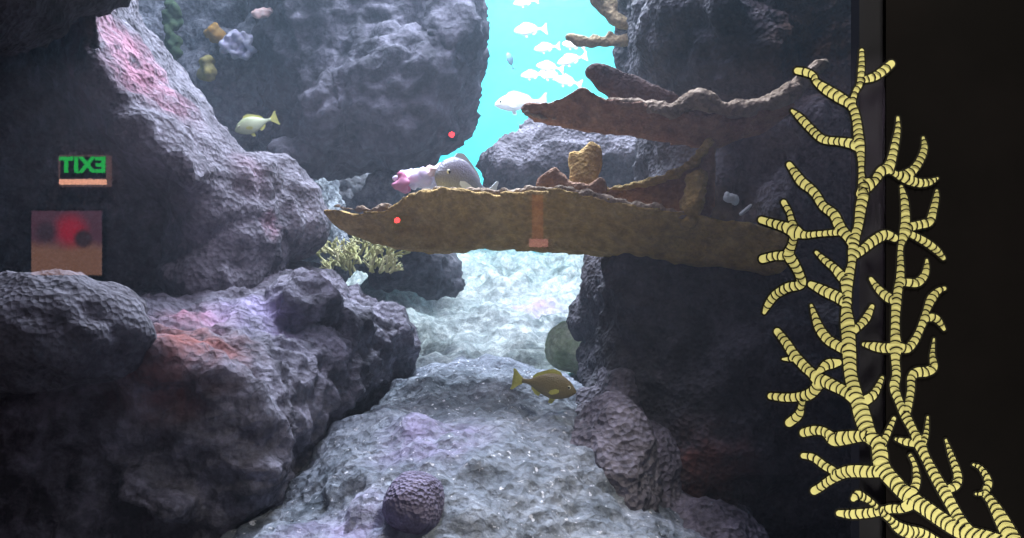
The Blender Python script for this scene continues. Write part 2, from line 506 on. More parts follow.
def plate(name, mat, outline, thick, parent, seed=1, gain=1.0, voxel=0.010, lean=0.0):
    """thick coral blade through outline points (px, py, Y); thick in metres"""
    pts = resample(outline, 60)
    bm = bmesh.new()
    fr = [bm.verts.new(at(x, y, Y)) for x, y, Y in pts]
    bk = [bm.verts.new(at(x, y, Y) + Vector((0, thick, -lean))) for x, y, Y in pts]
    n = len(fr)
    for i in range(n):
        j = (i + 1) % n
        bm.faces.new((fr[i], fr[j], bk[j], bk[i]))
    f1 = bm.faces.new(list(reversed(fr)))
    f2 = bm.faces.new(bk)
    bmesh.ops.triangulate(bm, faces=[f1, f2])
    bmesh.ops.recalc_face_normals(bm, faces=bm.faces[:])
    me = evaluated(bm, [('REMESH', dict(mode='VOXEL', voxel_size=voxel)), ('SMOOTH', dict(factor=0.5, iterations=4))], name)
    co = coords(me)
    nn = normals(me)
    co = co + nn * (gain * rocky(co, seed, [(0.035, 0.22, 'n'), (0.022, 0.09, 'r'), (0.012, 0.035, 'n')]))[:, None]
    setco(me, co - np.array(parent.location))
    me.polygons.foreach_set('use_smooth', [True] * len(me.polygons))
    return link(name, me, mat, parent)


def rim(name, mat, line, parent, seed=1):
    """crusty lumpy edge along (px, py, Y, radius px)"""
    bm = bmesh.new()
    rs = random.Random(seed)
    for a, b in zip(line, line[1:]):
        n = max(2, int(math.hypot(a[0] - b[0], a[1] - b[1]) / 2.2))
        for k in range(n):
            t = k / n
            px, py, Y, r = [a[i] * (1 - t) + b[i] * t for i in range(4)]
            R = r / F * Y * rs.uniform(0.5, 1.25)
            add_ball(bm, at(px + rs.uniform(-1, 1), py + rs.uniform(-1.4, 1.4), Y), (R * 1.2, R * 1.6, R * .8), sub=2)
    me = evaluated(bm, [('REMESH', dict(mode='VOXEL', voxel_size=0.006)), ('SMOOTH', dict(factor=0.5, iterations=2))], name)
    co = coords(me)
    co = co + normals(me) * rocky(co, seed, [(0.012, 0.03, 'n'), (0.006, 0.012, 'n')])[:, None]
    setco(me, co - np.array(parent.location))
    me.polygons.foreach_set('use_smooth', [True] * len(me.polygons))
    return link(name, me, mat, parent)


lo = empty('elkhorn_coral', at(700, 262, 2.8))
tag(lo, 'long brown horizontal coral branch reaching across to the yellow green bush', 'coral', 'brown elkhorn corals on the pillar')
plate('branch', m_elk, [(320, 208, 2.75), (333, 206, 2.74), (348, 212, 2.72), (360, 214, 2.7), (376, 209, 2.68), (396, 209, 2.68), (401, 196, 2.68), (420, 191, 2.66), (452, 187, 2.64), (472, 192, 2.64), (500, 195, 2.62),
                        (530, 191, 2.6), (562, 189, 2.58), (600, 197, 2.56), (640, 206, 2.55), (690, 212, 2.54), (740, 222, 2.52), (790, 232, 2.5), (790, 275, 2.62), (740, 268, 2.68), (690, 264, 2.72), (640, 259, 2.74), (600, 253, 2.76),
                        (560, 250, 2.78), (520, 248, 2.8), (480, 247, 2.8), (455, 250, 2.8), (420, 248, 2.82), (395, 246, 2.82), (365, 240, 2.82), (345, 231, 2.8), (325, 217, 2.77)], 0.12, lo, seed=51, gain=0.45, lean=0.01)
rim('crusted_edge', m_rim, [(335, 207, 2.76, 2), (375, 210, 2.72, 3), (398, 206, 2.72, 3)], lo, 3)['label'] = 'pale crusty top edge'
rim('crusted_edge', m_rim, [(410, 194, 2.7, 3), (440, 190, 2.7, 3), (480, 193, 2.68, 4), (530, 192, 2.66, 5), (565, 192, 2.64, 6), (600, 199, 2.62, 6), (640, 208, 2.6, 6), (690, 216, 2.58, 5)], lo, 4)['label'] = 'pale crusty top edge'

up = empty('elkhorn_coral', at(760, 140, 2.7))
tag(up, 'upper brown coral with two pointed blades jutting over the purple boulder', 'coral', 'brown elkhorn corals on the pillar')
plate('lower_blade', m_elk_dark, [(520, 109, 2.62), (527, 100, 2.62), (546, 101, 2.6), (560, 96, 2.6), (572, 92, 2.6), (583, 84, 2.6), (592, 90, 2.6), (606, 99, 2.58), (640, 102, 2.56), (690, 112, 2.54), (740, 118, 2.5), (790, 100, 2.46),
                                  (800, 108, 2.5), (770, 128, 2.58), (720, 146, 2.62), (680, 142, 2.66), (640, 136, 2.68), (600, 130, 2.68), (560, 126, 2.68), (540, 120, 2.66), (526, 115, 2.64)], 0.06, up, seed=53, gain=0.4)
m_elk_shade = rock_mat('shaded_brown_plate', (0.08, 0.045, 0.04), (0.13, 0.07, 0.06), (0.2, 0.12, 0.1), pits=90, pit_strength=0.5)  # darker copy of the plate brown; the blade's shade is in the colour
plate('upper_blade', m_elk_shade, [(586, 69, 2.75), (594, 63, 2.75), (615, 68, 2.74), (640, 76, 2.72), (662, 88, 2.7), (690, 98, 2.66), (720, 106, 2.62), (716, 118, 2.64), (680, 116, 2.7), (640, 108, 2.72), (615, 98, 2.74), (598, 84, 2.75)], 0.06, up, seed=54, gain=0.4)
rim('crusted_edge', m_rim, [(606, 100, 2.62, 2.5), (640, 106, 2.6, 6), (672, 111, 2.58, 8), (698, 99, 2.54, 10), (715, 106, 2.52, 8), (745, 110, 2.5, 9), (775, 101, 2.48, 9), (798, 86, 2.46, 9), (818, 68, 2.45, 7), (826, 62, 2.45, 4)], up, 5)['label'] = 'pale ragged front edge'
rim('crusted_edge', m_rim, [(522, 110, 2.62, 1.5), (536, 116, 2.64, 2.0), (556, 120, 2.66, 1.5)], up, 6)['label'] = 'pale ragged tip edge'

cr = empty('elkhorn_coral', at(700, 215, 2.7))
tag(cr, 'curved crescent brown coral blade between the long branch and the upper blades', 'coral', 'brown elkhorn corals on the pillar')
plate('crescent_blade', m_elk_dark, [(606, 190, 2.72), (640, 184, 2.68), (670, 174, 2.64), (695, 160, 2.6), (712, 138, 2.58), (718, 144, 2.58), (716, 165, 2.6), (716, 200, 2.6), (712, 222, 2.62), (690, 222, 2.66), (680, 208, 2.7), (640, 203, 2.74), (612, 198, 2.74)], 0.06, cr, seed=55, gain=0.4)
rim('crusted_edge', m_elk, [(608, 190, 2.7, 3), (640, 184, 2.66, 4), (670, 176, 2.62, 5), (696, 161, 2.58, 5), (713, 140, 2.56, 4)], cr, 7)['label'] = 'lighter brown curved rim'
rim('stub', m_elk, [(698, 175, 2.58, 8), (694, 200, 2.58, 9), (688, 225, 2.58, 7)], cr, 9)

st = empty('elkhorn_coral', at(590, 200, 2.75))
tag(st, 'small upright brown coral stub with thin ledges on the long branch', 'coral', 'brown elkhorn corals on the pillar')
plate('upright_blade', m_elk, [(575, 172, 2.78), (570, 152, 2.78), (580, 154, 2.78), (590, 142, 2.78), (600, 148, 2.78), (599, 166, 2.78), (594, 180, 2.78), (612, 190, 2.76), (606, 200, 2.74), (564, 200, 2.74), (572, 186, 2.76)], 0.07, st, seed=57, gain=0.5)
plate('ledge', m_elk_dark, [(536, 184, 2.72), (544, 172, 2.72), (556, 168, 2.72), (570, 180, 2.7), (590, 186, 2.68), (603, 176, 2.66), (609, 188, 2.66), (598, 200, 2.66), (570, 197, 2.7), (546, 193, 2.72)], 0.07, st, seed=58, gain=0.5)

# shell bits lying in the pillar's hollow
m_shell = plain('white_shell', (0.62, 0.66, 0.64), 0.5, (0.5, 0.52, 0.5), 60)
bm = bmesh.new(); add_ball(bm, at(730, 198, 2.44), (0.02, 0.012, 0.014)); add_ball(bm, at(735, 200, 2.44), (0.012, 0.012, 0.016)); add_ball(bm, at(727, 195, 2.44), (.008, .01, .01))
tag(link('shell_fragment', from_bm('shell_fragment', bm), m_shell), 'white shell fragment lying in the dark hollow beside the brown coral', 'shell')
bm = bmesh.new(); add_chain(bm, [(741, 214, 2.42, 2), (747, 209, 2.42, 2.2), (751, 205, 2.42, 1.2)])
tag(link('shell_fragment', from_bm('shell_fragment', bm), m_shell), 'thin white sliver of shell beside the left tip of the yellow coral drawing', 'shell')

# ------------------------------------------------------------------ other corals
def staghorn(name, label, strokes, mat, seed, group):
    bm = bmesh.new()
    for s in strokes:
        add_chain(bm, s)
    me = evaluated(bm, [('REMESH', dict(mode='VOXEL', voxel_size=0.009)), ('SMOOTH', dict(factor=0.5, iterations=3))], name)
    co = coords(me)
    co = co + normals(me) * rocky(co, seed, [(0.02, 0.09, 'n'), (0.012, 0.035, 'n')])[:, None]
    cen = co.mean(0)
    setco(me, co - cen)
    me.polygons.foreach_set('use_smooth', [True] * len(me.polygons))
    o = link(name, me, mat)
    o.location = cen
    return tag(o, label, 'coral', group)


m_stag = rock_mat('staghorn_coral', (0.3, 0.23, 0.12), (0.46, 0.35, 0.17), (0.6, 0.45, 0.26), pits=60)
G = 'branch corals against the open water'
staghorn('staghorn_coral', 'horizontal knobbly coral branch poking into open water from the pillar', [[(568, 38, 3.5, 3.5), (578, 42, 3.5, 5), (600, 43, 3.5, 6), (640, 41, 3.5, 7)], [(608, 42, 3.5, 5), (610, 34, 3.5, 4)], [(590, 42, 3.5, 4), (594, 37, 3.5, 3.5)]], m_stag, 60, G)
staghorn('staghorn_coral', 'slanting knobbly coral branch entering from the top edge above another', [[(594, -8, 3.5, 6), (601, 6, 3.5, 7), (613, 18, 3.5, 7.5), (640, 30, 3.5, 8)], [(612, 14, 3.5, 5), (615, 4, 3.5, 4)], [(603, 8, 3.5, 5), (609, 0, 3.5, 4)]], m_stag, 61, G)


def bush():
    rs = random.Random(5)
    V, Fc = [], []

    def tube(p, q, r0, r1):
        d = (q - p).normalized()
        u = d.orthogonal().normalized()
        w = d.cross(u)
        b = len(V)
        for (c, r) in ((p, r0), (q, r1)):
            for k in range(5):
                a = 2 * math.pi * k / 5
                V.append(c + u * (math.cos(a) * r) + w * (math.sin(a) * r))
        for k in range(5):
            Fc.append((b + k, b + (k + 1) % 5, b + 5 + (k + 1) % 5, b + 5 + k))
        V.append(q + d * r1)
        for k in range(5):
            Fc.append((b + 5 + k, b + 5 + (k + 1) % 5, b + 10))

    def grow(p, d, L, r, lev):
        q = p + d * L
        tube(p, q, r, r * 0.75)
        if lev == 0:
            return
        for _ in range(rs.choice((2, 3))):
            nd = (d + Vector((rs.uniform(-.9, .9), rs.uniform(-.7, .7), rs.uniform(-.5, .8)))).normalized()
            grow(q, nd, L * rs.uniform(.6, .95), r * 0.72, lev - 1)
    base = at(358, 280, 3.45)
    for _ in range(64):
        px = rs.uniform(322, 396)
        p = at(px, rs.uniform(240, 276), rs.uniform(3.35, 3.6))
        d = Vector(((px - 358) / 60 + rs.uniform(-.5, .5), rs.uniform(-.6, .3), rs.uniform(.3, 1.2))).normalized()
        grow(p, d, rs.uniform(.018, .03), 0.0075, 3)
    V2 = [v - base for v in V]
    o = link('bush_coral', mesh_py('bush_coral', V2, Fc), plain('bush_coral', (0.36, 0.36, 0.14), 0.7, (0.55, 0.53, 0.3), 12))
    o.location = base
    tag(o, 'yellow green bushy coral under the tip of the brown branch', 'coral')


bush()


def knob_cluster(name, label, cx, cy, Y, rx, ry, n, r, mat, seed, cat='coral', group=None):
    rs = random.Random(seed)
    bm = bmesh.new()
    cen = at(cx, cy, Y)
    for _ in range(n):
        a, q = rs.uniform(0, 6.283), math.sqrt(rs.random())
        R = rs.uniform(.6, 1.2) * r / F * Y
        add_ball(bm, at(cx + rx * q * math.cos(a), cy + ry * q * math.sin(a), Y + rs.uniform(-.02, .06)) - cen, (R, R, R * rs.uniform(.7, 1.2)), sub=2)
    me = evaluated(bm, [('REMESH', dict(mode='VOXEL', voxel_size=0.008)), ('SMOOTH', dict(factor=0.5, iterations=2))], name)
    co = coords(me)
    co = co + normals(me) * rocky(co, seed, [(0.02, 0.05, 'n'), (0.008, 0.02, 'n')])[:, None]
    setco(me, co)
    me.polygons.foreach_set('use_smooth', [True] * len(me.polygons))
    o = link(name, me, mat)
    o.location = cen
    return tag(o, label, cat, group)


m_orange = plain('orange_sponge', (0.55, 0.30, 0.06), 0.7, (0.42, 0.26, 0.08), 20, bump=.5)
m_mustard = plain('mustard_sponge', (0.40, 0.34, 0.10), 0.7, (0.3, 0.27, 0.12), 20, bump=.5)
m_pinkc = plain('pink_coral', (0.85, 0.50, 0.45), 0.6, (0.75, 0.6, 0.55), 15, bump=.4)
m_white = plain('bleached_coral', (0.88, 0.86, 0.92), 0.6, (0.74, 0.64, 0.84), 14, bump=.6)
m_magenta = plain('magenta_coral', (0.60, 0.14, 0.26), 0.6, (0.5, 0.2, 0.32), 14, bump=.6)
m_violet = plain('violet_crust', (0.6, 0.58, 0.78), 0.6, (0.78, 0.78, 0.88), 18, bump=.8)
knob_cluster('sponge', 'orange sponge high on the encrusted reef wall', 216, 33, 4.48, 8, 9, 24, 5, m_orange, 71)
knob_cluster('sponge', 'mustard sponge below the orange one on the encrusted reef wall', 206, 68, 4.48, 7, 11, 24, 5, m_mustard, 72)
knob_cluster('pink_coral', 'small bright pink coral at the top of the reef wall', 263, 13, 4.2, 10, 4.5, 18, 4, m_pinkc, 73)
knob_cluster('crust_coral', 'violet white crusty coral beside the orange sponge', 240, 45, 4.45, 18, 13, 70, 4, m_violet, 74)
pk = empty('bleached_coral', at(420, 195, 3.4))
tag(pk, 'bright white and pink coral clump behind the long branch left of the grey fish', 'coral')
for nm, args in (('white_plate', ('', 418, 178, 3.4, 24, 8, 60, 5, m_white, 75)), ('pink_crown', ('', 436, 172, 3.36, 9, 6, 20, 4, m_pinkc, 76)), ('magenta_edge', ('', 400, 184, 3.36, 7, 9, 20, 4.5, m_magenta, 77))):
    o = knob_cluster(nm, *args)
    o.parent = pk
    o.location = o.location - pk.location
    for k in ('label', 'category'):
        if k in o: del o[k]
knob_cluster('tube_weed', 'hazy green strand of weed in the gap beside the leaning rock wall', 172, 25, 4.6, 7, 40, 50, 5, plain('green_weed', (0.04, 0.08, 0.04), 0.8, (0.07, 0.11, 0.05), 10), 78, 'weed')

# ------------------------------------------------------------------ fish
def fish_mat(name, back, belly, rough=0.45):
    m, nt, out = newmat(name)
    b = N(nt, 'ShaderNodeBsdfPrincipled')
    b.inputs['Roughness'].default_value = rough
    tc = N(nt, 'ShaderNodeTexCoord')
    sx = N(nt, 'ShaderNodeSeparateXYZ')
    nt.links.new(tc.outputs['Object'], sx.inputs[0])
    r = N(nt, 'ShaderNodeMapRange')
    r.inputs[1].default_value = -0.22
    r.inputs[2].default_value = 0.14
    nt.links.new(sx.outputs[2], r.inputs[0])
    f, raw = noise_fac(nt, tc.outputs['Object'], 14, 0.3, 0.7)
    c = mixcol(nt, r.outputs[0], belly, back)
    c = mixcol(nt, f, mixcol(nt, 0.3, c, back), c)
    v = N(nt, 'ShaderNodeTexVoronoi')
    v.inputs['Scale'].default_value = 40
    nt.links.new(tc.outputs['Object'], v.inputs['Vector'])
    bp = N(nt, 'ShaderNodeBump')
    bp.inputs['Strength'].default_value = 0.25
    bp.inputs['Distance'].default_value = 0.01
    nt.links.new(v.outputs['Distance'], bp.inputs['Height'])
    nt.links.new(bp.outputs[0], b.inputs['Normal'])
    nt.links.new(c, b.inputs['Base Color'])
    nt.links.new(b.outputs[0], out.inputs[0])
    return m


def fin_mesh(name, pts, thick=0.008):
    bm = bmesh.new()
    n = len(pts)
    cx = sum(p[0] for p in pts) / n
    cz = sum(p[1] for p in pts) / n
    rs = resample(pts, 28)
    a = [bm.verts.new((x, -thick / 2, z)) for x, z in rs]
    b = [bm.verts.new((x, thick / 2, z)) for x, z in rs]
    f1 = bm.faces.new(a)
    f2 = bm.faces.new(list(reversed(b)))
    for i in range(len(a)):
        j = (i + 1) % len(a)
        bm.faces.new((a[j], a[i], b[i], b[j]))
    bmesh.ops.triangulate(bm, faces=[f1, f2])
    bmesh.ops.recalc_face_normals(bm, faces=bm.faces[:])
    return from_bm(name, bm, False)


def body_mesh(name, prof, width):
    """unit-length fish body along -x (head) to +x (tail): prof = [(t, top, bottom)]"""
    prof = np.array(prof)
    ts = np.concatenate([np.linspace(0, 0.12, 8)[:-1], np.linspace(0.12, 1, 26)])
    top = np.interp(ts, prof[:, 0], prof[:, 1])
    bot = np.interp(ts, prof[:, 0], prof[:, 2])
    for _ in range(2):
        top[1:-1] = (top[:-2] + 2 * top[1:-1] + top[2:]) / 4
        bot[1:-1] = (bot[:-2] + 2 * bot[1:-1] + bot[2:]) / 4
    V, Fc = [], []
    n = 20
    for t, a, b in zip(ts, top, bot):
        c, h = (a + b) / 2, (a - b) / 2
        w = width * h * (1.0 - 0.35 * max(0, t - 0.5))
        for k in range(n):
            an = 2 * math.pi * k / n
            V.append((t - 0.5, w * math.sin(an), c + h * math.cos(an)))
    for i in range(len(ts) - 1):
        for k in range(n):
            Fc.append((i * n + k, i * n + (k + 1) % n, (i + 1) * n + (k + 1) % n, (i + 1) * n + k))
    Fc.append(tuple(range(n - 1, -1, -1)))
    Fc.append(tuple(range((len(ts) - 1) * n, len(ts) * n)))
    return mesh_py(name, V, Fc)


PROF_SNAP = [(0, .0, -.03), (.05, .06, -.07), (.14, .13, -.12), (.28, .19, -.165), (.42, .205, -.18), (.58, .18, -.15), (.74, .11, -.09), (.86, .055, -.04), (.92, .045, -.035), (1, .05, -.04)]
PROF_MID = [(t, a * 1.22, b * 1.22) if t < 0.85 else (t, a, b) for t, a, b in PROF_SNAP]
PROF_OVAL = [(0, .02, -.05), (.05, .11, -.11), (.14, .21, -.18), (.28, .28, -.24), (.45, .29, -.26), (.62, .23, -.22), (.78, .12, -.12), (.88, .055, -.055), (1, .05, -.05)]
m_eye_w = plain('fish_eye_ring', (0.75, 0.72, 0.5), 0.3)
m_eye_b = plain('fish_pupil', (0.01, 0.01, 0.012), 0.2)


def make_fish(label, loc, length, yaw, roll, prof, width, mb, mf, tail='fork', group=None, small=False, category='fish'):
    """yaw 0: the head points left; roll tilts the head down when positive"""
    r = empty('fish', loc)
    r.rotation_euler = Euler((0, -roll, yaw), 'XYZ')
    r.scale = (length, length, length)
    tag(r, label, category, group)
    link('body', body_mesh('body', prof, width), mb, r)
    tl = fin_mesh('tail_fin', [(0.47, .04), (.56, .1), (.66, .2), (.70, .19), (.64, .06), (.62, 0), (.64, -.06), (.70, -.19), (.66, -.2), (.56, -.1), (.47, -.04)])
    link('tail_fin', tl, mf, r)
    p = np.array(prof)
    tp = lambda t: np.interp(t, p[:, 0], p[:, 1])
    bt = lambda t: np.interp(t, p[:, 0], p[:, 2])
    df = [(-.22, tp(.28) - .02), (-.17, tp(.33) + .05), (-.05, tp(.45) + .075), (.1, tp(.6) + .06), (.26, tp(.76) + .065), (.33, tp(.83) + .03), (.3, tp(.8) - .02), (.05, tp(.55) - .03)]
    link('dorsal_fin', fin_mesh('dorsal_fin', df), mf, r)
    af = [(.12, bt(.62) + .02), (.16, bt(.66) - .07), (.24, bt(.74) - .075), (.32, bt(.82) - .03), (.3, bt(.8) + .02)]
    link('anal_fin', fin_mesh('anal_fin', af), mf, r)
    pv = [(-.16, bt(.34) + .02), (-.1, bt(.4) - .08), (-.03, bt(.47) - .09), (-.04, bt(.46) + .02)]
    link('pelvic_fin', fin_mesh('pelvic_fin', pv), mf, r)
    if small:
        return r
    wd = width * np.interp(.27, p[:, 0], (p[:, 1] - p[:, 2]) / 2)
    for s in (-1, 1):
        pf = fin_mesh('pectoral_fin', [(0, .02), (.06, .045), (.16, .03), (.19, -.01), (.14, -.05), (.05, -.04), (0, -.02)], 0.006)
        o = link('pectoral_fin', pf, mf, r)
        o.location = (-.21, s * wd * .97, -.04)
        o.rotation_euler = (0, 0.25, s * 0.35)
        bm = bmesh.new()
        add_ball(bm, (0, 0, 0), (.034, .014, .034), sub=3)
        we = width * np.interp(.13, p[:, 0], (p[:, 1] - p[:, 2]) / 2)
        e = link('eye', from_bm('eye', bm), m_eye_w, r)
        e.location = (-.37, s * we * .86, .05)
        bm = bmesh.new()
        add_ball(bm, (0, s * .009, 0), (.021, .010, .021), sub=3)
        link('pupil', from_bm('pupil', bm), m_eye_b, e)
    return r


m_yf = fish_mat('yellow_fish_skin', (0.36, 0.40, 0.22), (0.52, 0.56, 0.40))
m_yfin = plain('yellow_fin', (0.60, 0.58, 0.14), 0.5, (0.5, 0.5, 0.16), 10)
m_of = fish_mat('olive_fish_skin', (0.20, 0.155, 0.07), (0.34, 0.28, 0.14))
m_ofin = plain('olive_fin', (0.62, 0.60, 0.16), 0.5, (0.5, 0.46, 0.12), 10)
m_gf = fish_mat('grey_fish_skin', (0.17, 0.15, 0.19), (0.36, 0.42, 0.38))
m_gfin = plain('pale_fin', (0.68, 0.74, 0.72), 0.4, (0.6, 0.66, 0.66), 10)
m_pf = fish_mat('pale_fish_skin', (0.85, 0.74, 0.75), (0.95, 0.9, 0.9))
m_pfin = plain('pale_pink_fin', (0.75, 0.68, 0.68), 0.5)
m_df = fish_mat('blue_fish_skin', (0.05, 0.13, 0.2), (0.12, 0.25, 0.32))

make_fish('pale yellow fish swimming in front of the encrusted reef wall', at(253, 125, 3.7), 37 / F * 3.7, 0.35, 0.36, PROF_MID, 0.45, m_yf, m_yfin)
make_fish('olive fish with yellow tail low over the pale mound', at(549, 386, 2.45), 56 / F * 2.45, math.pi - 0.25, 0.16, PROF_MID, 0.45, m_of, m_ofin)
make_fish('grey rounded fish peering over the long brown branch', at(463, 184, 3.1), 84 / F * 3.1, 0.95, -0.15, PROF_OVAL, 0.5, m_gf, m_gfin)
school = [(524, 2, 25, 0.12, 'topmost pale pink fish cut by the upper edge of the picture'),
          (528, 30, 34, 0.12, 'pale pink fish alone just under the topmost one'),
          (545, 48, 26, 0.1, 'pale pink fish third from the top of the school'),
          (572, 45, 24, -0.1, 'faint pale fish beside the horizontal coral branch'),
          (570, 60, 30, 0.2, 'pale pink fish tilted tail up at the right of the dense cluster'),
          (548, 67, 28, -0.1, 'pale fish at the upper left of the dense cluster'),
          (531, 75, 24, 0.0, 'leftmost pale fish of the dense cluster'),
          (550, 75, 28, -0.15, 'middle pale fish of the dense cluster'),
          (566, 81, 28, -0.25, 'lowest pale fish of the dense cluster above the brown blade'),
          (517, 103, 54, 0.1, 'largest bright pale fish beside the pointed brown blade')]
for k, (px, py, L, roll, lab) in enumerate(school):
    Y = 6.2 + 0.12 * k if L < 50 else 6.0
    make_fish(lab, at(px, py, Y), L / F * Y * 0.85, 0.2 if k % 2 else -0.15, roll, PROF_SNAP, 0.5, m_pf, m_pfin, group='pale fish school in open water', small=L < 50)
make_fish('small dark blue fish hanging head down in open water left of the school', at(510, 60, 6.4), 15 / F * 6.4, 0.7, -1.1, PROF_OVAL, 0.5, m_df, m_df, small=True)

